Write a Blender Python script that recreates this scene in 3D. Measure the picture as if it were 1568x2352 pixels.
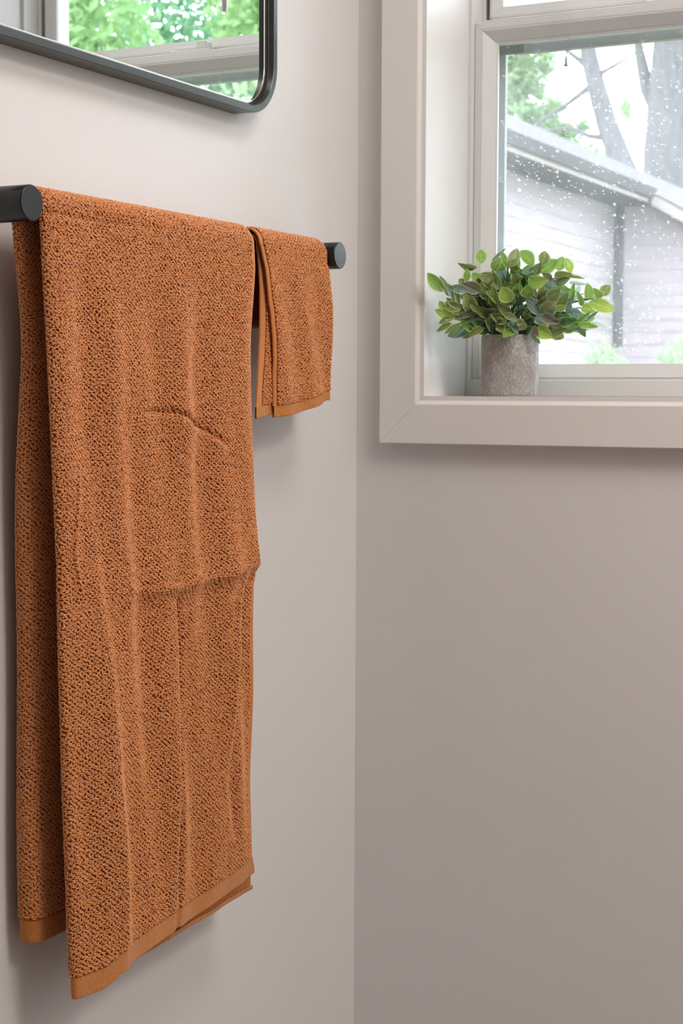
import bpy, bmesh, math, random
import numpy as np
from mathutils import Vector, Matrix

random.seed(7)
np.random.seed(7)
for o in list(bpy.data.objects):
    bpy.data.objects.remove(o, do_unlink=True)
SC = bpy.context.scene
COL = SC.collection

# ------------------------------------------------------------------ camera
cam_d = bpy.data.cameras.new('camera')
cam = bpy.data.objects.new('camera', cam_d)
COL.objects.link(cam)
F_PX = 3773.0
cam_d.sensor_fit = 'VERTICAL'
cam_d.sensor_height = 36.0
cam_d.sensor_width = 24.0
cam_d.lens = F_PX / 2352.0 * 36.0
cam_d.clip_start = 0.05
cam_d.clip_end = 500
cam_d.dof.use_dof = True
cam_d.dof.focus_distance = 1.72
cam_d.dof.aperture_fstop = 14.5


def cam_axes(yaw, pitch, roll):
    f = Vector((-math.sin(yaw) * math.cos(pitch), math.cos(yaw) * math.cos(pitch), math.sin(pitch)))
    r = Vector((math.cos(yaw), math.sin(yaw), 0))
    u = r.cross(f)
    return r * math.cos(roll) + u * math.sin(roll), u * math.cos(roll) - r * math.sin(roll), f


_r, _u, _f = cam_axes(0.469815, -0.0709467, 0.00437)
_m = Matrix.Identity(4)
for i in range(3):
    _m[i][0] = _r[i]
    _m[i][1] = _u[i]
    _m[i][2] = -_f[i]
_m[0][3], _m[1][3], _m[2][3] = 0.998363, -2.010717, 1.078821
cam.matrix_world = _m
SC.camera = cam

# ------------------------------------------------------------------ sky, lamp and added fill, exposure
W = bpy.data.worlds.new('overcast_sky')
SC.world = W
W.use_nodes = True
_n = W.node_tree.nodes
_n['Background'].inputs['Color'].default_value = (0.86, 0.92, 1.03, 1)
_n['Background'].inputs['Strength'].default_value = 8.0

SC.view_settings.view_transform = 'Standard'
SC.view_settings.look = 'None'
SC.view_settings.gamma = 1
SC.view_settings.use_curve_mapping = False
SC.view_settings.exposure = 0.20
SC.cycles.use_denoising = True
SC.cycles.max_bounces = 10
SC.cycles.diffuse_bounces = 5
SC.cycles.transparent_max_bounces = 16
SC.cycles.sample_clamp_indirect = 6


def area_light(name, loc, direction, sx, sy, watts, color):
    d = bpy.data.lights.new(name, 'AREA')
    d.shape = 'RECTANGLE'
    d.size, d.size_y = sx, sy
    d.energy = watts
    d.color = color
    o = bpy.data.objects.new(name, d)
    o.location = loc
    o.rotation_euler = Vector(direction).to_track_quat('-Z', 'Y').to_euler()
    COL.objects.link(o)
    return o


area_light('ceiling_lamp_and_fill', (0.95, -0.66, 2.38), (0, 0, -1), 0.5, 0.5, 10, (1.0, 0.935, 0.885))
area_light('ceiling_lamp_and_fill', (2.05, -1.0, 2.38), (0, 0, -1), 0.5, 0.5, 21, (1.0, 0.935, 0.885))  # unseen fill light, added to brighten the back wall

# ------------------------------------------------------------------ helpers


def tag(o, label=None, cat=None, group=None, kind=None):
    if label: o['label'] = label
    if cat: o['category'] = cat
    if group: o['group'] = group
    if kind: o['kind'] = kind
    return o


def thing(name, loc=(0, 0, 0), **k):
    o = bpy.data.objects.new(name, None)
    o.location = loc
    o.empty_display_size = 0.05
    COL.objects.link(o)
    return tag(o, **k)


def link_mesh(name, me, mat=None, parent=None, smooth=False, **k):
    o = bpy.data.objects.new(name, me)
    COL.objects.link(o)
    if mat is not None:
        me.materials.append(mat)
    if smooth:
        me.shade_smooth()
    if parent is not None:
        o.parent = parent
        o.matrix_parent_inverse = Matrix.Translation(-parent.location)
    return tag(o, **k)


class MB:
    """collects faces for ONE mesh object"""

    def __init__(self):
        self.v, self.f = [], []

    def add(self, vs, fs):
        b = len(self.v)
        self.v += [tuple(p) for p in vs]
        self.f += [tuple(b + i for i in f) for f in fs]
        return self

    def box(self, x0, x1, y0, y1, z0, z1):
        vs = [(x, y, z) for z in (z0, z1) for y in (y0, y1) for x in (x0, x1)]
        return self.add(vs, [(0, 2, 3, 1), (4, 5, 7, 6), (0, 1, 5, 4), (2, 6, 7, 3), (0, 4, 6, 2), (1, 3, 7, 5)])

    def grid(self, rows, closed=False):
        n = len(rows[0])
        vs = [p for r in rows for p in r]
        fs = []
        for i in range(len(rows) - 1):
            for j in range(n if closed else n - 1):
                k = (j + 1) % n
                fs.append((i * n + j, i * n + k, (i + 1) * n + k, (i + 1) * n + j))
        return self.add(vs, fs)

    def tube(self, pts, rad, n=8, cap=True):
        pts = [Vector(p) for p in pts]
        rad = rad if isinstance(rad, (list, tuple)) else [rad] * len(pts)
        rows = []
        side = None
        for i, p in enumerate(pts):
            t = (pts[min(i + 1, len(pts) - 1)] - pts[max(i - 1, 0)]).normalized()
            if side is None:
                a = Vector((0, 0, 1)) if abs(t.z) < .9 else Vector((1, 0, 0))
                side = t.cross(a).normalized()
            side = (side - t * side.dot(t)).normalized()
            b = t.cross(side)
            rows.append([p + (side * math.cos(2 * math.pi * k / n) + b * math.sin(2 * math.pi * k / n)) * rad[i] for k in range(n)])
        self.grid(rows, closed=True)
        if cap:
            m = len(self.v)
            self.f.append(tuple(range(m - n, m)))
            self.f.append(tuple(range(m - n * len(rows), m - n * len(rows) + n))[::-1])
        return self

    def lathe(self, prof, origin, axis='z', n=48):
        """prof: (radius, height) pairs"""
        ox, oy, oz = origin
        rows = []
        for r, h in prof:
            row = []
            for k in range(n):
                a = 2 * math.pi * k / n
                c, s = r * math.cos(a), r * math.sin(a)
                row.append({'z': (ox + c, oy + s, oz + h), 'x': (ox + h, oy + c, oz + s), 'y': (ox + c, oy + h, oz + s)}[axis])
            rows.append(row)
        return self.grid(rows, closed=True)

    def mesh(self, name):
        me = bpy.data.meshes.new(name)
        me.from_pydata(self.v, [], self.f)
        bm = bmesh.new()
        bm.from_mesh(me)
        bmesh.ops.recalc_face_normals(bm, faces=bm.faces)
        bm.to_mesh(me)
        bm.free()
        return me

    def build(self, name, mat, parent=None, smooth=False, bevel=0, **k):
        me = self.mesh(name)
        if smooth:
            me.shade_auto_smooth(angle=math.radians(40)) if hasattr(me, 'shade_auto_smooth') else me.shade_smooth()
        o = link_mesh(name, me, mat, parent, **k)
        if smooth:
            for p in me.polygons: p.use_smooth = True
            try:
                me.set_sharp_from_angle(angle=math.radians(40))
            except Exception:
                pass
        if bevel:
            bv = o.modifiers.new('bevel', 'BEVEL')
            bv.width = bevel
            bv.segments = 2
            bv.limit_method = 'ANGLE'
        return o


def frame_all(prof, rect, sides, gap=0.0):
    mb = MB()
    for sd in sides:
        p = frame_piece(prof, rect, sd, gap)
        mb.add(p.v, p.f)
    return mb


def frame_piece(prof, rect, side, gap=0.0):
    """one mitred side (L,R,B,T) of a rectangular frame in the x-z plane; prof = closed loop of (inset, y)"""
    x0, x1, z0, z1 = rect
    ends = []
    for e in (0, 1):
        row = []
        for i, y in prof:
            a, b, c, d = x0 + i, x1 - i, z0 + i, z1 - i
            g = gap if e == 0 else -gap
            if side == 'L': row.append((a, y, (c if e == 0 else d) + g))
            if side == 'R': row.append((b, y, (c if e == 0 else d) + g))
            if side == 'B': row.append(((a if e == 0 else b) + g, y, c))
            if side == 'T': row.append(((a if e == 0 else b) + g, y, d))
        ends.append(row)
    n = len(prof)
    mb = MB()
    fs = [(j, (j + 1) % n, n + (j + 1) % n, n + j) for j in range(n)]
    fs += [tuple(range(n))[::-1], tuple(range(n, 2 * n))]
    return mb.add(ends[0] + ends[1], fs)


# ------------------------------------------------------------------ materials


def mat(name, color=(.8, .8, .8), rough=.5, metal=0, spec=.5, sheen=0, sheen_tint=(1, 1, 1), trans=None):
    m = bpy.data.materials.new(name)
    m.use_nodes = True
    b = m.node_tree.nodes['Principled BSDF']
    b.inputs['Base Color'].default_value = (*color, 1)
    b.inputs['Roughness'].default_value = rough
    b.inputs['Metallic'].default_value = metal
    b.inputs['Specular IOR Level'].default_value = spec
    if sheen:
        b.inputs['Sheen Weight'].default_value = sheen
        b.inputs['Sheen Tint'].default_value = (*sheen_tint, 1)
        b.inputs['Sheen Roughness'].default_value = .5
    return m


class NT:
    def __init__(self, m):
        self.t = m.node_tree
        self.n = self.t.nodes
        self.b = self.n.get('Principled BSDF')
        self.out = self.n['Material Output']

    def node(self, kind, **k):
        n = self.n.new(kind)
        for a, v in k.items():
            setattr(n, a, v)
        return n

    def link(self, a, b):
        self.t.links.new(a, b)

    def math(self, op, a, b=None, c=None, clamp=False):
        n = self.n.new('ShaderNodeMath')
        n.operation = op
        n.use_clamp = clamp
        for i, v in enumerate((a, b, c)):
            if v is None: continue
            if isinstance(v, (int, float)): n.inputs[i].default_value = v
            else: self.link(v, n.inputs[i])
        return n.outputs[0]

    def coord(self, kind='Object', scale=(1, 1, 1)):
        tc = self.n.new('ShaderNodeTexCoord')
        mp = self.n.new('ShaderNodeMapping')
        mp.inputs['Scale'].default_value = scale
        self.link(tc.outputs[kind], mp.inputs['Vector'])
        return mp.outputs[0]

    def noise(self, vec, scale, detail=3, rough=.5):
        n = self.n.new('ShaderNodeTexNoise')
        n.inputs['Scale'].default_value = scale
        n.inputs['Detail'].default_value = detail
        n.inputs['Roughness'].default_value = rough
        self.link(vec, n.inputs['Vector'])
        return n.outputs['Fac']

    def ramp(self, fac, stops):
        n = self.n.new('ShaderNodeValToRGB')
        e = n.color_ramp.elements
        while len(e) < len(stops): e.new(.5)
        for el, (p, c) in zip(e, stops):
            el.position = p
            el.color = (*c, 1)
        self.link(fac, n.inputs[0])
        return n.outputs[0]

    def bump(self, h, strength, dist):
        n = self.n.new('ShaderNodeBump')
        n.inputs['Strength'].default_value = strength
        n.inputs['Distance'].default_value = dist
        self.link(h, n.inputs['Height'])
        self.link(n.outputs[0], self.b.inputs['Normal'])


def painted(name, color, rough, bump=.05, scale=220):
    m = mat(name, color, rough, spec=.35)
    t = NT(m)
    v = t.coord()
    t.link(t.ramp(t.noise(v, 3, 4), [(.3, tuple(c * .97 for c in color)), (.7, color)]), t.b.inputs['Base Color'])
    t.bump(t.noise(v, scale, 2), bump, .001)
    return m


M = {}
M['wall'] = painted('wall_paint', (.735, .715, .705), .62, .12)
M['ceiling'] = painted('ceiling_paint', (.86, .85, .83), .8)
M['trim'] = painted('trim_paint', (.79, .765, .75), .38, .03)
M['vinyl'] = painted('white_vinyl', (.71, .705, .705), .35, .01)
M['floor'] = mat('floor_tile', (.42, .39, .36), .35)
_t = NT(M['floor'])
_br = _t.node('ShaderNodeTexBrick')
_br.offset = 0
_br.inputs['Scale'].default_value = 3.2
_br.inputs['Mortar Size'].default_value = .008
_br.inputs['Color1'].default_value = (.27, .25, .23, 1)
_br.inputs['Color2'].default_value = (.24, .22, .205, 1)
_br.inputs['Mortar'].default_value = (.15, .14, .13, 1)
_t.link(_t.coord(), _br.inputs['Vector'])
_t.link(_br.outputs['Color'], _t.b.inputs['Base Color'])
M['black'] = mat('black_satin_metal', (.008, .009, .010), .27, spec=.5)
_t = NT(M['black'])
_t.bump(_t.noise(_t.coord(), 900, 2), .04, .0005)
M['bronze'] = mat('dark_bronze_metal', (.035, .032, .032), .3, spec=.75)
_t = NT(M['bronze'])
_t.link(_t.ramp(_t.noise(_t.coord('Object', (60, 4, 4)), 6, 3), [(.3, (.016, .016, .017)), (.75, (.03, .029, .03))]), _t.b.inputs['Base Color'])
M['silver'] = mat('mirror_glass', (.90, .95, .93), 0.0, 1)
M['silver_edge'] = mat('brushed_edge', (.55, .52, .5), .25, 1)
M['gasket'] = mat('dark_gasket', (.03, .03, .03), .7)


def thin_glass(name, dirty):
    m = bpy.data.materials.new(name)
    m.use_nodes = True
    t = NT(m)
    t.n.remove(t.b)
    tr = t.node('ShaderNodeBsdfTransparent')
    tr.inputs[0].default_value = (.975, .98, .982, 1)
    gl = t.node('ShaderNodeBsdfGlossy')
    gl.inputs['Roughness'].default_value = .0
    fr = t.node('ShaderNodeFresnel')
    fr.inputs['IOR'].default_value = 1.3
    mx = t.node('ShaderNodeMixShader')
    t.link(fr.outputs[0], mx.inputs[0])
    t.link(tr.outputs[0], mx.inputs[1])
    t.link(gl.outputs[0], mx.inputs[2])
    last = mx.outputs[0]
    if dirty:
        v = t.coord('Object')
        fac = None
        wob = t.node('ShaderNodeTexNoise')
        wob.inputs['Scale'].default_value = 420
        t.link(v, wob.inputs['Vector'])
        off = t.node('ShaderNodeVectorMath', operation='MULTIPLY_ADD')
        off.inputs[1].default_value = (.004, .004, .004)
        t.link(wob.outputs['Color'], off.inputs[0])
        t.link(v, off.inputs[2])
        v = off.outputs[0]
        for sc, thr, lo, hi in ((80, .20, .46, .64), (170, .30, .42, .60), (360, .36, .38, .56)):
            vo = t.node('ShaderNodeTexVoronoi')
            vo.voronoi_dimensions = '3D'
            vo.inputs['Scale'].default_value = sc
            mp = t.node('ShaderNodeMapping')
            mp.inputs['Scale'].default_value = (1, .02, .8)
            t.link(v, mp.inputs['Vector'])
            t.link(mp.outputs[0], vo.inputs['Vector'])
            sep = t.node('ShaderNodeSeparateColor')
            t.link(vo.outputs['Color'], sep.inputs[0])
            # radius per cell, many cells empty
            rad = t.math('MULTIPLY', t.math('SUBTRACT', sep.outputs[0], .45, clamp=True), thr * 1.9)
            spot = t.math('MULTIPLY', t.math('SUBTRACT', rad, vo.outputs['Distance']), 20, clamp=True)
            msk = t.n.new('ShaderNodeMapRange')
            msk.inputs[1].default_value = lo - .12
            msk.inputs[2].default_value = hi
            t.link(t.noise(v, 11 + sc * .02, 2), msk.inputs[0])
            spot = t.math('MULTIPLY', spot, msk.outputs[0])
            fac = spot if fac is None else t.math('MAXIMUM', fac, spot)
        haze = t.math('MULTIPLY', t.noise(v, 8, 3), .12)
        fac = t.math('ADD', t.math('MULTIPLY', fac, .5), haze, clamp=True)
        df = t.node('ShaderNodeBsdfDiffuse')
        df.inputs[0].default_value = (.86, .88, .9, 1)
        tl = t.node('ShaderNodeBsdfTranslucent')
        tl.inputs[0].default_value = (.86, .9, .95, 1)
        m2 = t.node('ShaderNodeMixShader')
        m2.inputs[0].default_value = .6
        t.link(df.outputs[0], m2.inputs[1])
        t.link(tl.outputs[0], m2.inputs[2])
        m3 = t.node('ShaderNodeMixShader')
        t.link(fac, m3.inputs[0])
        t.link(last, m3.inputs[1])
        t.link(m2.outputs[0], m3.inputs[2])
        last = m3.outputs[0]
    t.link(last, t.out.inputs['Surface'])
    return m


M['glass'] = thin_glass('window_glass', False)
M['glass_dirty'] = thin_glass('rain_spotted_glass', True)

m = bpy.data.materials.new('insect_mesh')
m.use_nodes = True
t = NT(m)
t.b.inputs['Base Color'].default_value = (.42, .43, .44, 1)
t.b.inputs['Roughness'].default_value = .6
tr = t.node('ShaderNodeBsdfTransparent')
v = t.coord('Object', (1, 1, 1))
sx = t.node('ShaderNodeSeparateXYZ')
t.link(v, sx.inputs[0])
gx = t.math('LESS_THAN', t.math('FRACT', t.math('MULTIPLY', sx.outputs[0], 640)), .10)
gz = t.math('LESS_THAN', t.math('FRACT', t.math('MULTIPLY', sx.outputs[2], 640)), .10)
mx = t.node('ShaderNodeMixShader')
t.link(t.math('MAXIMUM', gx, gz), mx.inputs[0])
t.link(tr.outputs[0], mx.inputs[1])
t.link(t.b.outputs[0], mx.inputs[2])
t.link(mx.outputs[0], t.out.inputs['Surface'])
M['screen'] = m
M['screen_frame'] = mat('screen_frame_grey', (.36, .36, .35), .5)
M['screen_key'] = mat('screen_corner_dark', (.20, .205, .20), .6)

# terry cloth: colour and fuzz only, the loops are geometry
M['terry'] = mat('rust_terry', (.78, .285, .065), .6, spec=.30, sheen=1.0, sheen_tint=(1, .82, .70))
_t = NT(M['terry'])
_v = _t.coord('Object')
_t.link(_t.ramp(_t.noise(_v, 260, 3), [(.3, (.64, .205, .036)), (.7, (.76, .285, .066))]), _t.b.inputs['Base Color'])
M['ground'] = mat('rust_weave_gap_shade', (.38, .088, .010), .95, spec=.05)  # darker than the loops, shade of the gaps painted into the base cloth
M['hem'] = mat('rust_twill', (.62, .25, .085), .85, spec=.15, sheen=.35, sheen_tint=(1, .82, .7))
_t = NT(M['hem'])
_v = _t.coord('UV')
_s = _t.node('ShaderNodeSeparateXYZ')
_t.link(_v, _s.inputs[0])
_w = _t.math('SINE', _t.math('MULTIPLY', _t.math('ADD', _t.math('MULTIPLY', _s.outputs[0], .55), _s.outputs[1]), 2 * math.pi / .0026))
_t.link(_t.ramp(_t.noise(_v, 300, 2), [(.3, (.52, .175, .035)), (.7, (.62, .225, .055))]), _t.b.inputs['Base Color'])
_t.bump(_w, .6, .0006)

M['selvage'] = mat('rust_selvage', (.56, .19, .045), .9, spec=.1, sheen=.6, sheen_tint=(1, .82, .7))
_t = NT(M['selvage'])
_t.bump(_t.noise(_t.coord('UV'), 1400, 2), .4, .0004)

# ------------------------------------------------------------------ room shell
RX, RY, RZ = 2.35, -4.2, 2.42
struct = dict(kind='structure')
MB().box(-.12, 0, RY, .24, 0, RZ).build('wall_left', M['wall'], **struct)
M['dim_wall'] = painted('bounce_cut_grey', (.50, .48, .46), .4)  # invented darker finish for the unseen wall, cuts bounce light on the towels
MB().box(RX, RX + .12, RY, .24, 0, RZ).build('wall_right', M['wall'], **struct)
MB().box(-.12, RX + .12, RY - .12, RY, 0, RZ).build('wall_front', M['dim_wall'], **struct)
MB().box(-.12, RX + .12, RY - .12, .24, -.1, 0).build('floor', M['floor'], **struct)
MB().box(-.12, RX + .12, RY - .12, .24, RZ, RZ + .1).build('ceiling', M['ceiling'], **struct)
# back wall, one mesh with the window opening left out
ox0, ox1, oz0, oz1 = .0935, .7065, 1.0653, 2.113
wb = MB()
wb.box(0, ox0, 0, .24, 0, RZ).box(ox1, RX, 0, .24, 0, RZ).box(ox0, ox1, 0, .24, 0, oz0).box(ox0, ox1, 0, .24, oz1, RZ)
wb.build('wall_back', M['wall'], **struct)
for nm, args in (('baseboard_left', (0, .014, RY, 0, 0, .12)), ('baseboard_back', (.014, RX, -.014, 0, 0, .12))):
    MB().box(*args).build(nm, M['trim'], bevel=.003, **struct)

# picture-frame casing round the window, mitred
CAS = [(0, 0), (0, -.0178), (.0012, -.019), (.0520, -.019), (.0532, -.0184), (.0568, -.0152), (.0578, -.0147), (.0635, -.0147), (.0635, 0)]
rect = (.043, .757, 1.0148, 2.1635)
for i, s in enumerate('LBRT'):
    frame_piece(CAS, rect, s, .00018).build('trim_%d' % (i + 1), M['trim'], **struct)

# ------------------------------------------------------------------ window
win = thing('window_1', (.40, .127, 1.0783), kind='structure')
JB = [(0, 0), (.0125, 0), (.0125, .127), (0, .127)]
jr = (.094, .706, 1.0658, 2.1125)
for s in 'LRT':
    frame_piece(JB, jr, s).build('jamb_board', M['trim'], win)
frame_piece(JB, jr, 'B').build('sill', M['trim'], win)
# vinyl master frame with its two tracks
FR = [(0, .127), (.0045, .127), (.0052, .128), (.0052, .160), (.0105, .160), (.0105, .1645), (.0068, .1645), (.0068, .1985), (.0150, .1985), (.0150, .203), (.012, .203), (.012, .236), (0, .236)]
fr = (.1065, .6935, 1.0783, 2.100)
frame_all(FR, fr, 'LRT').build('frame', M['vinyl'], win)
MB().add([(x, y, z) for x in (.1079, .6921) for y, z in ((.127, 1.0783), (.1262, 1.0795), (.1262, 1.1000), (.1275, 1.1017), (.1345, 1.1012), (.1350, 1.0930), (.236, 1.0880), (.236, 1.0783))],
         [(i, (i + 1) % 8, 8 + (i + 1) % 8, 8 + i) for i in range(8)] + [tuple(range(8))[::-1], tuple(range(8, 16))]).build('frame_sill', M['vinyl'], win)

# lower sash (room side)
LS = [(0, .1635), (0, .1385), (.0009, .1372), (.0088, .1372), (.0095, .1380), (.0102, .1372), (.0120, .1377), (.0252, .1480), (.0263, .1492), (.0263, .1635)]
lr = (.1118, .6882, 1.0937, 1.5935)
lower = frame_all(LS, lr, 'LRBT', .0002).build('lower_sash', M['vinyl'], win)
BD = [(.0255, .1490), (.0292, .1510), (.0292, .1545), (.0255, .1545)]
frame_all(BD, lr, 'LRBT').build('glazing_bead', M['vinyl'], lower)
MB().box(lr[0] + .02, lr[1] - .02, .1550, .1590, lr[2] + .02, lr[3] - .02).build('pane', M['glass_dirty'], lower)
MB().box(lr[0] + .0262, lr[1] - .0262, .1546, .1596, lr[2] + .0262, lr[2] + .0277).build('gasket', M['gasket'], lower)
# finger ledge and latch on the meeting rail
MB().box(lr[0] + .012, lr[1] - .012, .139, .163, 1.5935, 1.5962).build('top_ledge', M['vinyl'], lower, bevel=.001)
lk = MB().box(.352, .424, .1415, .1615, 1.5962, 1.6005)
lk.box(.360, .378, .1425, .1600, 1.6005, 1.6125).box(.372, .415, .1440, .1525, 1.6005, 1.6050)
lk.build('sash_lock', M['vinyl'], lower, bevel=.0012)

# upper sash (outer track)
US = [(0, .1980), (0, .1690), (.0009, .1680), (.0040, .1680), (.0160, .1745), (.0176, .1765), (.0176, .1980)]
ur = (.1205, .6795, 1.6038, 2.092)
upper = frame_all(US, ur, 'LRBT', .0002).build('upper_sash', M['vinyl'], win)
MB().box(.1235, .6765, .1660, .1975, 1.5720, 1.6036).build('meeting_rail', M['vinyl'], upper, bevel=.0015)
MB().box(ur[0] + .012, ur[1] - .012, .1800, .1840, ur[2] + .012, ur[3] - .012).build('pane', M['glass'], upper)

# insect screen outside the lower half
scr_r = (.1195, .6805, 1.0905, 1.5850)
SF = [(0, .2045), (.0013, .2032), (.0120, .2032), (.0125, .2050), (.0125, .2110), (0, .2110)]
SFT = [(0, .2045), (.0013, .2032), (.0240, .2032), (.0252, .2050), (.0252, .2110), (0, .2110)]
_p = frame_piece(SFT, scr_r, 'T')
screen = frame_all(SF, scr_r, 'LRB').add(_p.v, _p.f).build('insect_screen', M['screen_frame'], win)
for x0, x1 in ((.1195, .1590), (.641, .6805)):
    MB().box(x0, x1, .2024, .2033, 1.5605, 1.5850).build('corner_key', M['screen_key'], screen)
MB().box(scr_r[0] + .008, scr_r[1] - .008, .2072, .2080, scr_r[2] + .008, scr_r[3] - .015).build('insect_mesh', M['screen'], screen)
pt = MB().tube([(.2225, .2030, 1.5600), (.2222, .2020, 1.5500)], .0006, 6)
pt.tube([(.2222, .2020, 1.5505), (.2219, .2020, 1.5385)], [.0010, .0019], 8).tube([(.2219, .2020, 1.5388), (.2219, .2020, 1.5372)], .0031, 10)
pt.build('pull_tab', mat('dark_rubber', (.05, .055, .06), .6), screen)

# ------------------------------------------------------------------ towel bar
BX, BZ, BR = .048, 1.25, .009
bar = thing('towel_bar', (0, -.5, BZ), label='matte black wall-mounted towel bar with two round posts under the towels', cat='towel bar')


def post(y):
    R = .0164
    prof = [(0, .0005), (R * .96, .0005), (R, .002), (R, .0738), (R - .0003, .0744), (R - .0010, .0750), (R * .5, .0750), (0, .0750)]
    mb = MB().lathe(prof, (0, y, BZ), 'x', 64)
    return mb.build('post', M['black'], bar, smooth=True)


post(-.808)
post(-.198)
MB().tube([(BX, -.800, BZ), (BX, -.206, BZ)], BR, 24).build('rod', M['black'], bar, smooth=True)

# ------------------------------------------------------------------ terry towels


def vnoise(x, y, seed=0):
    xi, yi = np.floor(x), np.floor(y)
    fx, fy = x - xi, y - yi
    fx, fy = fx * fx * (3 - 2 * fx), fy * fy * (3 - 2 * fy)

    def h(a, b):
        v = np.sin(a * 127.1 + b * 311.7 + seed * 74.7) * 43758.5453
        return v - np.floor(v)
    return (h(xi, yi) * (1 - fx) + h(xi + 1, yi) * fx) * (1 - fy) + (h(xi, yi + 1) * (1 - fx) + h(xi + 1, yi + 1) * fx) * fy


def weave_pits(A, B, ay=.0066, bz=.0050):
    """0 on the raised rows, 1 in the little holes of the rice weave, at cloth coordinates in metres"""
    wa = A + .0012 * (vnoise(A / .009, B / .009, 1) - .5) + .0006 * (vnoise(A / .0035, B / .0035, 2) - .5)
    wb_ = B + .0012 * (vnoise(A / .009, B / .009, 3) - .5) + .0006 * (vnoise(A / .0035, B / .0035, 4) - .5)
    p, q = 2 * np.pi * wa / ay, 2 * np.pi * wb_ / bz
    c = -np.cos(p) * np.cos(q) - .38 * np.cos(p - q)
    x = np.clip((c - .12) / .8, 0, 1)
    return x * x * (3 - 2 * x) * (.55 + .6 * vnoise(A / .0045, B / .0045, 7))


def terry(A, B):
    return 1 - weave_pits(A, B)


def loops_mesh(P, U, N, rng, step=.00148, rows=None, cols=None, r=.00112, lift=.0012, sink=.0016):
    """every raised yarn loop as a small bead of ten triangles standing on the cloth"""
    nv, nu = P.shape[:2]
    r0, r1 = rows or (0, nv - 1)
    c0, c1 = cols or (0, nu - 1)
    mid = (c0 + c1) // 2
    bl = np.concatenate([[0], np.cumsum(np.linalg.norm(np.diff(P[r0:r1 + 1, mid], axis=0), axis=1))])
    pos, nor, tan, hgt = [], [], [], []
    for k, s in enumerate(np.arange(step * .5, bl[-1], step)):
        fr = r0 + np.interp(s, bl, np.arange(len(bl)))
        i = min(int(fr), nv - 2)
        f = fr - i
        row = P[i, c0:c1 + 1] * (1 - f) + P[i + 1, c0:c1 + 1] * f
        nrm = N[i, c0:c1 + 1] * (1 - f) + N[i + 1, c0:c1 + 1] * f
        uvr = U[i, c0:c1 + 1] * (1 - f) + U[i + 1, c0:c1 + 1] * f
        al = np.concatenate([[0], np.cumsum(np.linalg.norm(np.diff(row, axis=0), axis=1))])
        q = np.arange((k % 2) * step * .5, al[-1], step * 1.12)
        q = np.clip(q + rng.normal(size=len(q)) * step * .22, 0, al[-1])
        it = lambda arr: np.stack([np.interp(q, al, arr[:, d]) for d in range(arr.shape[1])], 1)
        p, n, uv = it(row), it(nrm), it(uvr)
        t_ = it(np.gradient(row, axis=0))
        h = weave_pits(uv[:, 0], uv[:, 1])
        keep = h < .48
        pos.append(p[keep])
        nor.append(n[keep])
        tan.append(t_[keep])
        hgt.append(h[keep])
    p, n, t_, h = map(np.concatenate, (pos, nor, tan, hgt))
    n /= np.linalg.norm(n, axis=1, keepdims=True)
    t_ -= n * np.sum(t_ * n, 1, keepdims=True)
    t_ /= np.linalg.norm(t_, axis=1, keepdims=True) + 1e-12
    b = np.cross(n, t_)
    m = len(p)
    p = p + b * (rng.normal(size=m) * step * .2)[:, None]
    ang = rng.normal(size=m) * .55
    e1 = t_ * np.cos(ang)[:, None] + b * np.sin(ang)[:, None]
    e2 = b * np.cos(ang)[:, None] - t_ * np.sin(ang)[:, None]
    n2 = n + t_ * (rng.normal(size=m) * .28)[:, None] + b * (rng.normal(size=m) * .28)[:, None]
    ra = r * (1.0 + .45 * rng.random(m))
    rb = r * (.70 + .30 * rng.random(m))
    rh = r * (.62 + .35 * rng.random(m))
    c = p + n * (lift * (.75 + .5 * rng.random(m)) - sink * h)[:, None]
    V = np.empty((m, 7, 3))
    V[:, 0] = c + n2 * rh[:, None]
    V[:, 6] = c - n2 * (r * 1.7)
    for k in range(5):
        a = 2 * math.pi * k / 5
        V[:, 1 + k] = c + e1 * (ra * math.cos(a))[:, None] + e2 * (rb * math.sin(a))[:, None]
    F = []
    for k in range(5):
        F += [(0, 1 + k, 1 + (k + 1) % 5), (6, 1 + (k + 1) % 5, 1 + k)]
    F = (np.arange(m)[:, None, None] * 7 + np.array(F)[None]).reshape(-1, 3)
    me = bpy.data.meshes.new('terry_loops')
    me.vertices.add(m * 7)
    me.vertices.foreach_set('co', V.reshape(-1).astype(np.float32))
    me.loops.add(F.size)
    me.loops.foreach_set('vertex_index', np.ascontiguousarray(F).reshape(-1).astype(np.int32))
    me.polygons.add(len(F))
    me.polygons.foreach_set('loop_start', np.arange(0, F.size, 3, dtype=np.int32))
    me.update(calc_edges=True)
    me.polygons.foreach_set('use_smooth', np.ones(len(F), dtype=bool))
    return me


def sm(x):
    x = np.clip(x, 0, 1)
    return x * x * (3 - 2 * x)


def ip(x, pts, k=0):
    """interpolate value k of sorted (key, value) pairs"""
    pts = sorted(pts)
    return np.interp(x, [p[0] for p in pts], [p[1] for p in pts])


def swap(pts): return [(b, a) for a, b in pts]


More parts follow.
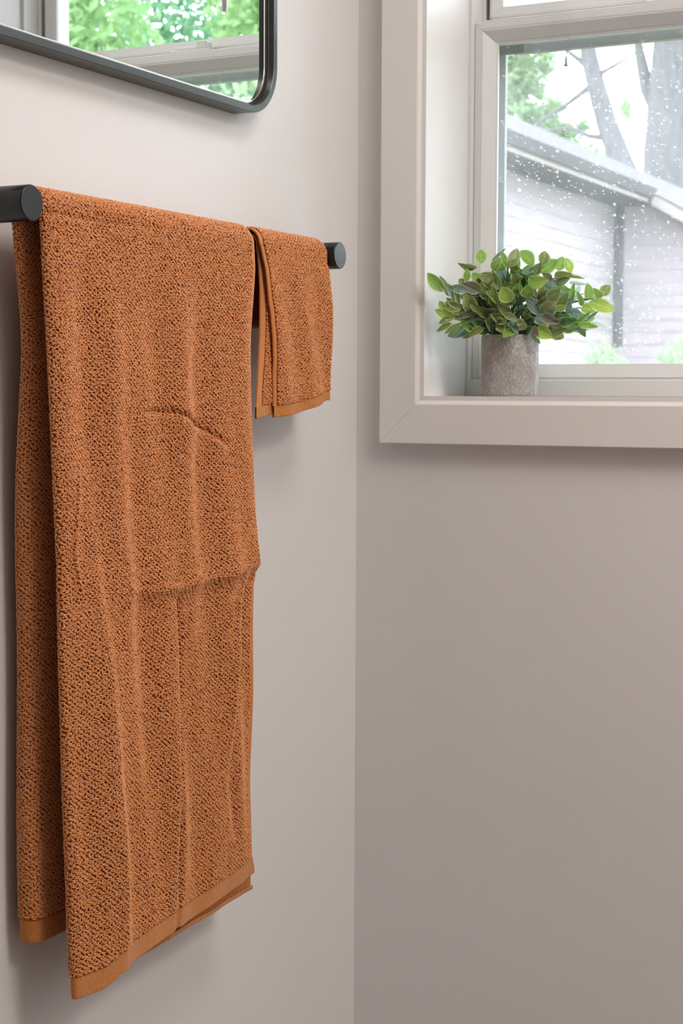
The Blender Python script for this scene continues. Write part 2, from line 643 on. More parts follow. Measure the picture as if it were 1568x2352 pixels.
def np_mesh(name, P, U, flip=False):
    """grid of points (nv, nu, 3) -> mesh with a UV map in metres"""
    nv, nu = P.shape[:2]
    me = bpy.data.meshes.new(name)
    idx = np.arange(nv * nu).reshape(nv, nu)
    q = np.stack([idx[:-1, :-1], idx[:-1, 1:], idx[1:, 1:], idx[1:, :-1]], -1).reshape(-1, 4)
    if flip: q = q[:, ::-1]
    me.vertices.add(nv * nu)
    me.vertices.foreach_set('co', P.reshape(-1).astype(np.float32))
    me.loops.add(q.size)
    me.loops.foreach_set('vertex_index', np.ascontiguousarray(q).reshape(-1).astype(np.int32))
    me.polygons.add(len(q))
    me.polygons.foreach_set('loop_start', np.arange(0, q.size, 4, dtype=np.int32))
    uv = me.uv_layers.new(name='UVMap')
    uv.data.foreach_set('uv', U.reshape(-1, 2)[q.reshape(-1)].reshape(-1).astype(np.float32))
    me.update(calc_edges=True)
    me.polygons.foreach_set('use_smooth', np.ones(len(q), dtype=bool))
    return me


def normals(P):
    du, dv = np.gradient(P, axis=1), np.gradient(P, axis=0)
    n = np.cross(du, dv)
    l = np.linalg.norm(n, axis=2, keepdims=True)
    l[l == 0] = 1
    return n / l


class Towel:
    """a sheet folded lengthwise (outer layer, fold, inner layer) and hung over the rod.
    cols: cross-section samples u in [0,1] outer, [1,2] fold, [2,3] inner; rows: ('f',t) front, ('a',th) over the rod, ('r',t) rear"""

    def shape(self, u, kind, t):
        U = np.broadcast_to(u[None, :], (len(t), len(u)))
        T = np.broadcast_to(t[:, None], U.shape)
        lam = np.clip(U, 0, 1)
        phi = np.clip(U - 1, 0, 1) * np.pi
        mu = np.clip(U - 2, 0, 1)
        w_in = np.where(U <= 1, 0, np.where(U >= 2, 1, (1 - np.cos(phi)) / 2))
        zb = self.zb(kind, lam, mu, w_in)
        if kind == 'f': Z = zb + T * (BZ - zb)
        elif kind == 'a': Z = np.full_like(T, BZ)
        else: Z = BZ + T * (zb - BZ)
        yO, yF, yI, ry = self.edges(kind, Z)
        s = self.side
        y = np.where(U <= 1, yO + (yF - yO) * lam, yF + (yI - yF) * mu) + s * ry * np.where((U > 1) & (U < 2), np.abs(np.sin(phi)) ** .85, 0)
        oo, oi = self.offs(kind, Z, y)
        if kind == 'f':   # the inner layer always stays behind the creased outer one
            oi = np.minimum(oi, oo + self.folds(y, Z) - .0062)
        cph = np.where(U <= 1, 1, np.where(U >= 2, -1, np.cos(phi)))
        cph = np.sign(cph) * np.abs(cph) ** .8
        o = (oo + oi) / 2 + (oo - oi) / 2 * cph
        if kind == 'f':
            o = o + self.folds(y, Z) * np.where(U <= 1, 1, np.where(U >= 2, 0, (1 + np.cos(phi)) / 2))
            X = BX + BR + o
        elif kind == 'a':
            o = o + self.folds(y, Z + 0 * T) * np.where(U <= 1, 1, 0) * np.clip(1 - T / .5, 0, 1)
            R = BR + o
            X = BX + R * np.cos(T)
            Z = BZ + R * np.sin(T)
        else:
            X = BX - BR - o
        Q = np.stack([X, y, Z], -1)
        A = np.concatenate([np.zeros((len(t), 1)), np.cumsum(np.linalg.norm(np.diff(Q, axis=1), axis=2), axis=1)], 1)
        if kind == 'f':   # smooth along the length so that the weave runs straight
            A = (A + np.mean(A, axis=0, keepdims=True)) / 2
        if kind == 'f': Bc = Z
        elif kind == 'a': Bc = BZ + T * (BR + .0115)
        else: Bc = BZ + np.pi * (BR + .0115) + (BZ - Z)
        return np.stack([X, y, Z], -1), np.stack([A, Bc], -1)


def lip(P, N, depth, at, n_in):
    """turn the cut edge of the sheet over so that it reads as thick cloth"""
    e, en, i2 = P[:, at], N[:, at], P[:, n_in]
    out = e - i2
    out = out / (np.linalg.norm(out, axis=1, keepdims=True) + 1e-9)
    rows = [e + out * depth * .35 - en * depth * .25, e + out * depth * .42 - en * depth * .6, e + out * depth * .1 - en * depth, i2 - en * depth]
    return np.stack(rows[::-1], 1)


def build_towel(name, tw, label, u_front, u_rear, nf, na, nr, amp, hem_f, hem_r, selv_cols, thick, both=False):
    root = thing(name, (BX, tw.ymid, BZ), label=label, cat='towel', group=None)
    nh = max(4, int(nf * tw.hemfrac_f))
    tf = np.concatenate([np.linspace(0, tw.hemfrac_f, nh, endpoint=False), np.linspace(tw.hemfrac_f, 1, nf)])
    Pf, Uf = tw.shape(u_front, 'f', tf)
    Pa, Ua = tw.shape(u_front, 'a', np.linspace(0, np.pi, na + 1)[1:])
    P, Ub = np.concatenate([Pf, Pa]), np.concatenate([Uf, Ua])
    N = normals(P) * tw.nsign
    fine = (u_front < tw.fine_to).astype(float)[None, :]
    rows = np.arange(len(P))
    m = sm((rows - nh) / 4.0)[:, None] * fine
    su = sm((np.arange(len(u_front)) - selv_cols) / 3.0)[None, :]
    H = (terry(Ub[..., 0], Ub[..., 1]) - 1.15) * amp * m * su
    Pd = P + N * H[..., None]
    body = [(Pd[nh:, selv_cols:], Ub[nh:, selv_cols:])]
    # parts: terry body, hem band, selvage strip
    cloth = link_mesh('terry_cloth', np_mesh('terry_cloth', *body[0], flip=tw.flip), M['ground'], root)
    hemP, hemU = Pd[:nh + 1], Ub[:nh + 1]
    Nh = N[:nh + 1]
    bot = lip(np.swapaxes(hemP, 0, 1), np.swapaxes(Nh, 0, 1), thick, 0, 3)
    hemP = np.concatenate([np.swapaxes(bot, 0, 1), hemP])
    hemU = np.concatenate([np.repeat(hemU[:1], 4, 0), hemU])
    link_mesh('hem', np_mesh('hem', hemP, hemU, flip=tw.flip), M['hem'], root)
    selP, selU = Pd[nh:, :selv_cols + 1], Ub[nh:, :selv_cols + 1]
    sl = lip(selP, N[nh:, :selv_cols + 1], thick, 0, selv_cols)
    selP = np.concatenate([sl, selP], 1)
    selU = np.concatenate([np.repeat(selU[:, :1], 4, 1), selU], 1)
    link_mesh('selvage', np_mesh('selvage', selP, selU, flip=tw.flip), M['selvage'], root)
    if both:
        # the inner layer is seen from its inside as well: its back face and its own selvage
        c0 = int(np.argmax(u_front >= 2))
        Pi, Ui, Ni = P[:, c0:], Ub[:, c0:], N[:, c0:]
        bk = Pi - Ni * (.0022 + terry(Ui[..., 0], Ui[..., 1]) * amp * .6 * sm((rows - nh) / 4.0)[:, None] * (u_front[c0:] < 2.90)[None, :])[..., None]
        ks = int(np.argmax(u_front[c0:] >= 2.93))
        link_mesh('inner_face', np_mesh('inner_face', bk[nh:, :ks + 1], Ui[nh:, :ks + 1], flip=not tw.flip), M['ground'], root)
        link_mesh('inner_hem', np_mesh('inner_hem', bk[:nh + 1, :], Ui[:nh + 1, :], flip=not tw.flip), M['hem'], root)
        edge = np.concatenate([bk[nh:, ks:], P[nh:, -1:]], 1)
        eu = np.concatenate([Ui[nh:, ks:], Ui[nh:, -1:]], 1)
        link_mesh('inner_selvage', np_mesh('inner_selvage', edge, eu, flip=not tw.flip), M['selvage'], root)
    rng = np.random.default_rng(5)
    lc1 = int(np.argmax(u_front > tw.fine_to)) if not both else int(np.argmax(u_front >= 2))
    link_mesh('terry_loops', loops_mesh(P, Ub, N, rng, rows=(nh + 1, len(P) - 1), cols=(selv_cols + 1, lc1)), M['terry'], root, kind='stuff')
    if both:
        bU = Ui
        link_mesh('inner_loops', loops_mesh(bk[:, :ks], bU[:, :ks], -Ni[:, :ks], rng, rows=(nh + 1, nh + 1 + nf - 4), cols=(max(0, ks - 45), ks - 1)), M['terry'], root, kind='stuff')
    # rear drape
    nh2 = max(4, int(nr * tw.hemfrac_r))
    tr_ = np.concatenate([np.linspace(0, 1 - tw.hemfrac_r, nr), np.linspace(1 - tw.hemfrac_r, 1, nh2 + 1)[1:]])
    Pr, Ur = tw.shape(u_rear, 'r', tr_)
    Nr = normals(Pr) * tw.nsign
    rr = np.arange(len(Pr))
    Hr = (terry(Ur[..., 0], Ur[..., 1]) - 1.15) * amp * sm((nr - rr) / 6.0)[:, None] * ((u_rear > .93) & (u_rear < 2.3))[None, :]
    Pr = Pr + Nr * Hr[..., None]
    if not both:
        ca, cb = int(np.argmax(u_rear > .95)), int(np.argmax(u_rear > 2.28))
        link_mesh('rear_loops', loops_mesh(Pr, Ur, Nr, rng, rows=(0, nr - 2), cols=(ca, cb)), M['terry'], root, kind='stuff')
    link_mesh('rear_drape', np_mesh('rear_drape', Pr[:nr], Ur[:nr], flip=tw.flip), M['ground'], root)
    b2 = lip(np.swapaxes(Pr, 0, 1), np.swapaxes(Nr, 0, 1), thick, len(Pr) - 1, len(Pr) - 4)
    hp = np.concatenate([Pr[nr - 1:], np.swapaxes(b2, 0, 1)[::-1]])
    hu = np.concatenate([Ur[nr - 1:], np.repeat(Ur[-1:], 4, 0)])
    link_mesh('rear_hem', np_mesh('rear_hem', hp, hu, flip=tw.flip), M['hem'], root)
    return root


def polyd(y, z, pts, key='y'):
    """signed distance (vertical for key y, sideways for key z) from a crease and a fade at its ends"""
    if key == 'y':
        k = sorted(pts)
        a = [p[0] for p in k]
        d = z - np.interp(y, a, [p[1] for p in k])
        q = y
    else:
        k = sorted((p[1], p[0]) for p in pts)
        a = [p[0] for p in k]
        d = y - np.interp(z, a, [p[1] for p in k])
        q = z
    return d, q, a[0], a[-1]


def fade(q, a, b, w0, w1):
    return sm((q - a) / w0) * sm((b - q) / w1)


class Bath(Towel):
    side, nsign, flip = -1, -1, True
    wid, foldlen, ymid = .36, .055, -.59
    hemfrac_f, hemfrac_r, fine_to = .027, .03, 2.12
    SIL = [(1.26, -.7815), (1.217, -.7776), (1.121, -.7726), (1.0, -.7666), (.917, -.7627), (.834, -.7630), (.707, -.7605), (.58, -.7560), (.497, -.7505), (.4, -.748)]
    REDGE = [(1.30, -.406), (1.2647, -.404), (1.2543, -.3990), (1.2185, -.3935), (1.0822, -.3935), (.9839, -.3915), (.8884, -.3880), (.865, -.3915), (.7352, -.3920), (.6354, -.3955), (.5498, -.3965), (.534, -.3925)]
    CREST = [(1.26, -.764), (1.2177, -.7562), (1.1217, -.7404), (1.0396, -.7244), (.956, -.7142), (.8281, -.7047), (.6951, -.6938), (.5795, -.682), (.5327, -.678), (.48, -.676)]
    H = [(-.70, .8818), (-.6891, .8813), (-.6244, .8796), (-.5675, .8774), (-.5247, .8786), (-.4615, .8819), (-.39, .8885)]
    V = [(-.5658, .8772), (-.5576, .8441), (-.5552, .8068), (-.5616, .715), (-.5672, .6229), (-.5677, .5291), (-.5677, .50)]
    ARC = [(-.6463, 1.0575), (-.5992, 1.0607), (-.5666, 1.06), (-.5328, 1.0519), (-.4887, 1.0373), (-.4614, 1.0225), (-.452, 1.012)]
    RR = [(-.4236, .8822), (-.4351, .849), (-.4428, .7912), (-.4542, .7243)]
    RV = [(-.4138, .8714), (-.4235, .7984), (-.4476, .7035), (-.4524, .6453), (-.438, .5674)]
    TR = [(-.7325, 1.0234), (-.7386, .9783), (-.746, .9375), (-.7428, .9124), (-.7334, .8803)]
    TC = [(-.79, 1.2443), (-.7624, 1.2454), (-.7147, 1.2432), (-.6418, 1.2455), (-.5288, 1.2500), (-.4203, 1.2550)]
    ZBO = [(0.0, 0.5285), (0.071, 0.5238), (0.143, 0.5212), (0.214, 0.5192), (0.286, 0.5192), (0.357, 0.5165), (0.429, 0.5136), (0.5, 0.5148), (0.571, 0.5148), (0.643, 0.5125), (0.714, 0.5111), (0.786, 0.5071), (0.857, 0.5071), (0.929, 0.5059), (1.0, 0.4978)]

    def zb(self, kind, lam, mu, w):
        if kind == 'r':
            y = -.40 - lam * .36
            return .512 + (.5485 - .512) * lam + .002 * np.sin(lam * 40)
        zo = np.interp(lam, [p[0] for p in self.ZBO], [p[1] for p in self.ZBO])
        zi = .4985 + .0100 * mu
        return zo * (1 - w) + zi * w

    def edges(self, kind, Z):
        yO = ip(Z, self.REDGE)
        if kind == 'r':
            ys = -.7815 + .0205 * sm((1.26 - Z) / .16) + .0015 * np.sin(Z * 17)
            ry = np.full_like(Z, .016)
            return np.full_like(Z, -.405) + .012 * sm((1.2 - Z) / .6), ys + ry, np.full_like(Z, -.40), ry
        ys = ip(Z, self.SIL) + .0012
        ry = .014 + .026 * sm((1.25 - Z) / .45)
        return yO, ys + ry, yO + .001, ry

    def offs(self, kind, Z, y):
        if kind == 'r':
            k = sm((1.25 - Z) / .35)
            return .0095 + .0175 * k + .002 * np.sin(y * 40 + 1), np.full_like(Z, .0016) + .001 * k
        k = sm((1.25 - Z) / .7)
        cy = ip(Z, self.CREST)
        g = np.exp(-np.clip(y - cy, 0, 9) / .07)
        return .0098 + k * (.0015 + .0135 * g), np.full_like(Z, .0026) + .0030 * k

    def folds(self, y, z):
        D = np.zeros_like(y)
        k = sm((1.235 - z) / .12)
        D += k * .0024 * np.sin(2 * np.pi * (y + .05 * (1.2 - z)) / .112 + .8)
        D += k * .0015 * np.sin(2 * np.pi * (y - .08 * (1.2 - z)) / .067 + 2.0 + 2 * vnoise(z / .2, z * 0, 3))
        D += .0036 * (vnoise(y / .05, z / .16, 21) - .5) + .0009 * (vnoise(y / .022, z / .05, 22) - .5)
        # storage crease across the middle: cloth bellies above it and tucks below
        d, q, a, b = polyd(y, z, self.H)
        f = fade(q, a, b, .10, .0005)
        D += f * np.where(d > 0, .0058 * np.exp(-d / .05), .0058 * np.exp(d / .012) * 1.0 - .0014 * (1 - np.exp(d / .013)) * np.exp(d / .10))
        # long vertical crease below it
        d, q, a, b = polyd(y, z, self.V, 'z')
        f = fade(q, a - .2, b, .1, .025)
        D += f * (-.0055 * np.exp(-(d / .0055) ** 2) + np.where(d < 0, .0030 * np.exp(d / .035), .0004 * np.exp(-d / .02)))
        # curved pucker
        d, q, a, b = polyd(y, z, self.ARC)
        f = fade(q, a, b, .06, .03)
        D += f * (-.0040 * np.exp(-(d / .0042) ** 2) + np.where(d < 0, .0030 * np.exp(d / .024), .0006 * np.exp(-d / .02)))
        d, q, a, b = polyd(y, z, self.RR, 'z')
        D += fade(q, a - .08, b + .01, .12, .02) * .0036 * np.exp(-(d / .0085) ** 2)
        d, q, a, b = polyd(y, z, self.RV, 'z')
        D -= fade(q, a - .02, b, .06, .05) * .0042 * np.exp(-(d / .010) ** 2)
        d, q, a, b = polyd(y, z, self.TR, 'z')
        D += fade(q, a, b, .03, .04) * .0022 * np.exp(-(d / .0016) ** 2)
        d, q, a, b = polyd(y, z, self.TC)
        D -= fade(q, a, b + .03, .02, .3) * .0012 * np.exp(-(d / .0032) ** 2)
        # long rounded ridge beside the fold
        d = y - ip(z, self.CREST)
        D += sm((1.12 - z) / .25) * (.0030 * np.exp(-(d / .012) ** 2) - .0016 * np.exp(-((d - .035) / .016) ** 2))
        # soft swell of the hem
        D += .004 * sm((.60 - z) / .1) * np.sin(y * 19 + .6)
        return D * 1.5 * (.45 + .55 * sm((z - .51) / .10))


bt = Bath()
uo = np.linspace(0, 1, 300)
uf = np.linspace(1, 2, 90)[1:]
ui = np.concatenate([np.linspace(2, 2.12, 24)[1:], np.linspace(2.12, 3, 20)[1:]])
u_front = np.concatenate([uo, uf, ui])
u_rear = np.concatenate([np.linspace(0, .93, 10), np.linspace(.93, 1, 26)[1:], np.linspace(1, 2, 40)[1:], np.linspace(2, 2.3, 70)[1:], np.linspace(2.3, 3, 12)[1:]])
build_towel('bath_towel', bt, 'large rust-orange terry bath towel folded over the black bar', u_front, u_rear, 520, 40, 330, .0014, .02, .02, 4, .0030)


class Hand(Towel):
    side, nsign, flip = 1, 1, False
    wid, foldlen, ymid = .16, .03, -.30
    hemfrac_f, hemfrac_r, fine_to = .062, .09, 2.1
    OL = [(1.29, -.416), (1.2648, -.4076), (1.2616, -.390), (1.2465, -.3781), (1.2228, -.368), (1.174, -.3578), (1.1209, -.3515), (1.0588, -.3462), (1.04, -.346)]
    FR = [(1.29, -.236), (1.2662, -.2339), (1.2527, -.2165), (1.2370, -.2155), (1.2318, -.2095), (1.1904, -.2025), (1.1365, -.2028), (1.0937, -.2048), (1.0744, -.2023)]
    IL = [(1.29, -.405), (1.2523, -.3773), (1.2228, -.3713), (1.1983, -.3692), (1.1657, -.3702), (1.1414, -.3715), (1.0957, -.377), (1.063, -.381), (1.04, -.382)]

    def zb(self, kind, lam, mu, w):
        if kind == 'r':
            return np.full_like(lam, 1.158)
        zo = 1.0537 + .0202 * lam - .003 * np.sin(lam * np.pi)
        zi = 1.0735 - .021 * mu
        return zo * (1 - w) + zi * w

    def edges(self, kind, Z):
        ry = np.full_like(Z, .009)
        if kind == 'r':
            return np.full_like(Z, -.396) + .04 * sm((1.25 - Z) / .1), np.full_like(Z, -.222), np.full_like(Z, -.39) + .04 * sm((1.25 - Z) / .1), ry
        return ip(Z, self.OL), ip(Z, self.FR) - ry - .0012, ip(Z, self.IL), ry

    def offs(self, kind, Z, y):
        k = sm((1.25 - Z) / .15)
        if kind == 'r':
            return .0095 + .004 * k, np.full_like(Z, .0016)
        return .0098 + .0008 * k, np.full_like(Z, .0012) + .0012 * k

    def folds(self, y, z):
        k = sm((1.24 - z) / .05)
        D = k * (.0020 * np.sin(2 * np.pi * (y + .25 * z) / .07) + .0034 * (vnoise(y / .035, z / .05, 31) - .5) + .0012 * (vnoise(y / .014, z / .02, 32) - .5))
        D += .002 * sm((1.12 - z) / .05) * np.sin((y + .34) * 22)
        return D


ht = Hand()
u_hf = np.concatenate([np.linspace(0, 1, 170), np.linspace(1, 2, 26)[1:], np.linspace(2, 2.6, 14)[1:], np.linspace(2.6, 3, 110)[1:]])
u_hr = np.concatenate([np.linspace(0, 1, 60), np.linspace(1, 2, 16)[1:], np.linspace(2, 3, 60)[1:]])
build_towel('hand_towel', ht, 'small rust-orange hand towel hung open at the corner end of the bar', u_hf, u_hr, 200, 40, 60, .0014, .013, .013, 6, .0026, both=True)

# ------------------------------------------------------------------ mirror


def rrect(y0, y1, z0, z1, r, n=14):
    pts = []
    for cy, cz, a0 in ((y1 - r, z0 + r, -90), (y1 - r, z1 - r, 0), (y0 + r, z1 - r, 90), (y0 + r, z0 + r, 180)):
        for k in range(n + 1):
            a = math.radians(a0 + 90 * k / n)
            pts.append((cy + r * math.cos(a), cz + r * math.sin(a)))
    return pts


def rring(prof, rect_, r, n=14):
    """sweep (inset, x) along a rounded rectangle on the left wall"""
    y0, y1, z0, z1 = rect_
    rows = []
    for i, x in prof:
        rows.append([(x, y, z) for y, z in rrect(y0 + i, y1 - i, z0 + i, z1 - i, max(r - i, .002), n)])
    return MB().grid(rows, closed=True)


mr = (-.880, -.2708, 1.4068, 2.25)
mir = thing('wall_mirror', (0, -.575, 1.4068), label='tall wall mirror in a thin dark metal frame with rounded corners', cat='mirror')
pr = [(.0, .0005), (0, .0263), (.0005, .0268), (.0079, .0268), (.0084, .0263), (.0084, .0175), (.0084, .0135), (.0, .0135)]
o = rring(pr[:-2], mr, .062).build('frame', M['bronze'], mir, smooth=True)
rring([(.0084, .0176), (.0100, .0176), (.0100, .0145), (.0084, .0145)], mr, .062).build('gasket', M['gasket'], mir)
rring([(.0100, .0166), (.0112, .0176), (.0124, .0176), (.0130, .0166), (.0130, .0150), (.0100, .0150)], mr, .062).build('inner_lip', M['silver_edge'], mir, smooth=True)
gl = [(x, y, z) for x in (.0164,) for y, z in rrect(mr[0] + .0090, mr[1] - .0090, mr[2] + .0090, mr[3] - .0090, .053)]
n = len(gl)
gb = MB().add(gl + [(.012, p[1], p[2]) for p in gl], [tuple(range(n)), tuple(range(n, 2 * n))[::-1]] + [(i, n + i, n + (i + 1) % n, (i + 1) % n) for i in range(n)])
gb.build('mirror_glass', M['silver'], mir)

# ------------------------------------------------------------------ blind wand seen in the mirror
wand = thing('blind_wand', (.285, .072, 1.64), label='grey plastic blind wand hanging in the window, seen in the mirror', cat='blind wand')
MB().tube([(.2855, .072, 1.632), (.2855, .072, 1.637), (.2855, .072, 2.075)], [.0032, .0042, .0042], 8).build('rod', mat('wand_grey', (.45, .42, .40), .4), wand, smooth=True)
hk = MB().tube([(.2855, .072, 2.070), (.2855, .072, 2.090), (.2855, .072, 2.1004)], .0012, 6)
hk.build('hook', M['silver_edge'], wand)

# ------------------------------------------------------------------ potted plant
PX, PY, PZ = .2035, .0475, 1.0783
plant = thing('potted_plant', (PX, PY, PZ), label='artificial leafy green plant in a round grey-brown pot on the window sill', cat='plant')
m = mat('stone_fibre_pot', (.36, .32, .30), .8, spec=.25)
t = NT(m)
v = t.coord('Object')
n1 = t.noise(t.coord('Object', (520, 520, 230)), 1.2, 4, .65)
n2 = t.noise(t.coord('Object', (30, 30, 18)), 1, 4)
mixn = t.math('ADD', t.math('MULTIPLY', n1, .6), t.math('MULTIPLY', n2, .4))
t.link(t.ramp(mixn, [(.30, (.17, .15, .135)), (.44, (.34, .315, .30)), (.53, (.45, .425, .41)), (.64, (.74, .72, .71))]), t.b.inputs['Base Color'])
t.bump(n1, .5, .0012)
pot_mat = m
pr_ = .0380
prof = [(0, 0), (pr_ - .0015, 0), (pr_ - .0003, .0015), (pr_, .004), (pr_ + .0003, .045), (pr_ + .0002, .0790), (pr_ - .0007, .0808), (pr_ - .0022, .0812), (pr_ - .0042, .0804), (pr_ - .0046, .072), (pr_ - .0046, .066), (0, .066)]
MB().lathe(prof, (PX, PY, PZ), 'z', 72).build('pot', pot_mat, plant, smooth=True)
ms = mat('dark_moss', (.02, .022, .015), .95)
sb = MB()
rows = []
for i in range(7):
    r = i / 6 * (pr_ - .0048)
    rows.append([(PX + r * math.cos(a), PY + r * math.sin(a), PZ + .0740 + .003 * random.random() * (i < 6)) for a in [2 * math.pi * k / 24 for k in range(24)]])
sb.grid(rows, closed=True).build('soil', ms, plant, smooth=True)

LEAF_COL = {'g': ((.19, .33, .055), (.47, .62, .26)), 'y': ((.30, .43, .07), (.58, .70, .30)), 'd': ((.24, .29, .12), (.50, .58, .34)),
            'o': ((.17, .21, .055), (.44, .52, .24)), 'p': ((.17, .15, .115), (.40, .44, .32)), 'b': ((.16, .26, .21), (.46, .60, .53)),
            'k': ((.06, .15, .04), (.30, .48, .22)), 'w': ((.50, .64, .54), (.72, .82, .76))}
LEAF_MAT = {}
for key, (c0, c1) in LEAF_COL.items():
    c0, c1 = tuple(min(.9, x * 1.42 + .015) for x in c0), tuple(min(.92, x * 1.2) for x in c1)
    m = mat('leaf_' + {'g': 'green', 'y': 'lime', 'd': 'sage', 'o': 'olive', 'p': 'mauve', 'b': 'bluish', 'k': 'deep_green', 'w': 'pale'}[key], c0, .42, spec=.35)
    t = NT(m)
    v = t.coord('UV')
    s_ = t.node('ShaderNodeSeparateXYZ')
    t.link(v, s_.inputs[0])
    rim = s_.outputs[0]      # |distance from midrib| relative to the half width, 1 at the rim
    oi = t.node('ShaderNodeObjectInfo')
    nv = t.node('ShaderNodeMapping')
    t.link(v, nv.inputs['Vector'])
    cb = t.node('ShaderNodeCombineXYZ')
    t.link(t.math('MULTIPLY', oi.outputs['Random'], 40), cb.inputs[0])
    t.link(cb.outputs[0], nv.inputs['Location'])
    blot = t.noise(nv.outputs[0], 3.2, 3)
    vein = t.math('MULTIPLY', t.math('ADD', t.math('SINE', t.math('MULTIPLY', t.math('SUBTRACT', s_.outputs[1], t.math('MULTIPLY', rim, .16)), 46)), 1), .07)
    edge = t.math('MULTIPLY', t.math('SUBTRACT', rim, .76), 6, clamp=True)
    mid = t.math('MULTIPLY', t.math('SUBTRACT', .09, rim), 9, clamp=True)
    fac = t.math('ADD', t.math('MAXIMUM', edge, t.math('MULTIPLY', mid, .5)), t.math('ADD', t.math('MULTIPLY', t.math('SUBTRACT', blot, .42), .8), vein), clamp=True)
    colr = t.ramp(fac, [(0, tuple(x * .82 for x in c0)), (.35, tuple(a * .75 + b * .25 for a, b in zip(c0, c1))), (1, c1)])
    t.link(colr, t.b.inputs['Base Color'])
    tl = t.node('ShaderNodeBsdfTranslucent')
    t.link(colr, tl.inputs[0])
    mx = t.node('ShaderNodeMixShader')
    mx.inputs[0].default_value = .38
    t.link(t.b.outputs[0], mx.inputs[1])
    t.link(tl.outputs[0], mx.inputs[2])
    t.link(mx.outputs[0], t.out.inputs['Surface'])
    LEAF_MAT[key] = m


def leaf_mesh(name, material, fold, curl, skew):
    """unit leaf: base at the origin, tip at (0,1,0), half width .5"""
    ts = [0, .07, .18, .32, .48, .64, .78, .90, 1.0]
    xs = (-1, -.55, 0, .55, 1)
    verts, faces, uv = [], [], []
    for t in ts:
        w = .5 * (math.sin(math.pi * t ** .85) ** .72) * (1.0 if t < .6 else 1 - .12 * (t - .6))
        if t == 0: w = .045
        if t == 1: w = .012
        for x in xs:
            z = fold * abs(x) * w + curl * (t - t * t) * 1.6 - curl * .5 * t * t + .02 * math.sin(t * 14 + x * 2)
            verts.append((x * w + skew * math.sin(math.pi * t), t, z))
            uv.append((abs(x), t))
    for i in range(len(ts) - 1):
        for j in range(4):
            faces.append((i * 5 + j, i * 5 + j + 1, i * 5 + j + 6, i * 5 + j + 5))
    me = bpy.data.meshes.new(name)
    me.from_pydata(verts, [], faces)
    ul = me.uv_layers.new(name='UVMap')
    for p in me.polygons:
        p.use_smooth = True
        for li in p.loop_indices:
            ul.data[li].uv = uv[me.loops[li].vertex_index]
    me.materials.append(material)
    return me


leaf_me = {k: [leaf_mesh('leaf', mm, random.uniform(.15, .5), random.uniform(-.05, .22), random.uniform(-.06, .06)) for _ in range(3)] for k, mm in LEAF_MAT.items()}
CAMP = Vector((0.998363, -2.010717, 1.078821))


def add_leaf(b, tip, width, key, tilt=.45):
    b, tip = Vector(b), Vector(tip)
    ax = tip - b
    ln = ax.length
    yv = ax.normalized()
    nrm = (CAMP - b).normalized() + Vector((random.uniform(-tilt, tilt), random.uniform(-tilt, tilt), random.uniform(-tilt * .4, tilt * 1.1)))
    nrm = (nrm - yv * nrm.dot(yv)).normalized()
    xv = yv.cross(nrm)
    o = bpy.data.objects.new('leaf', random.choice(leaf_me[key]))
    COL.objects.link(o)
    mw = Matrix((xv * width, yv * ln, nrm * ln * .8)).transposed().to_4x4()
    mw.translation = b
    o.parent = plant
    o.matrix_parent_inverse = Matrix.Translation(-plant.location)
    o.matrix_basis = mw
    return o


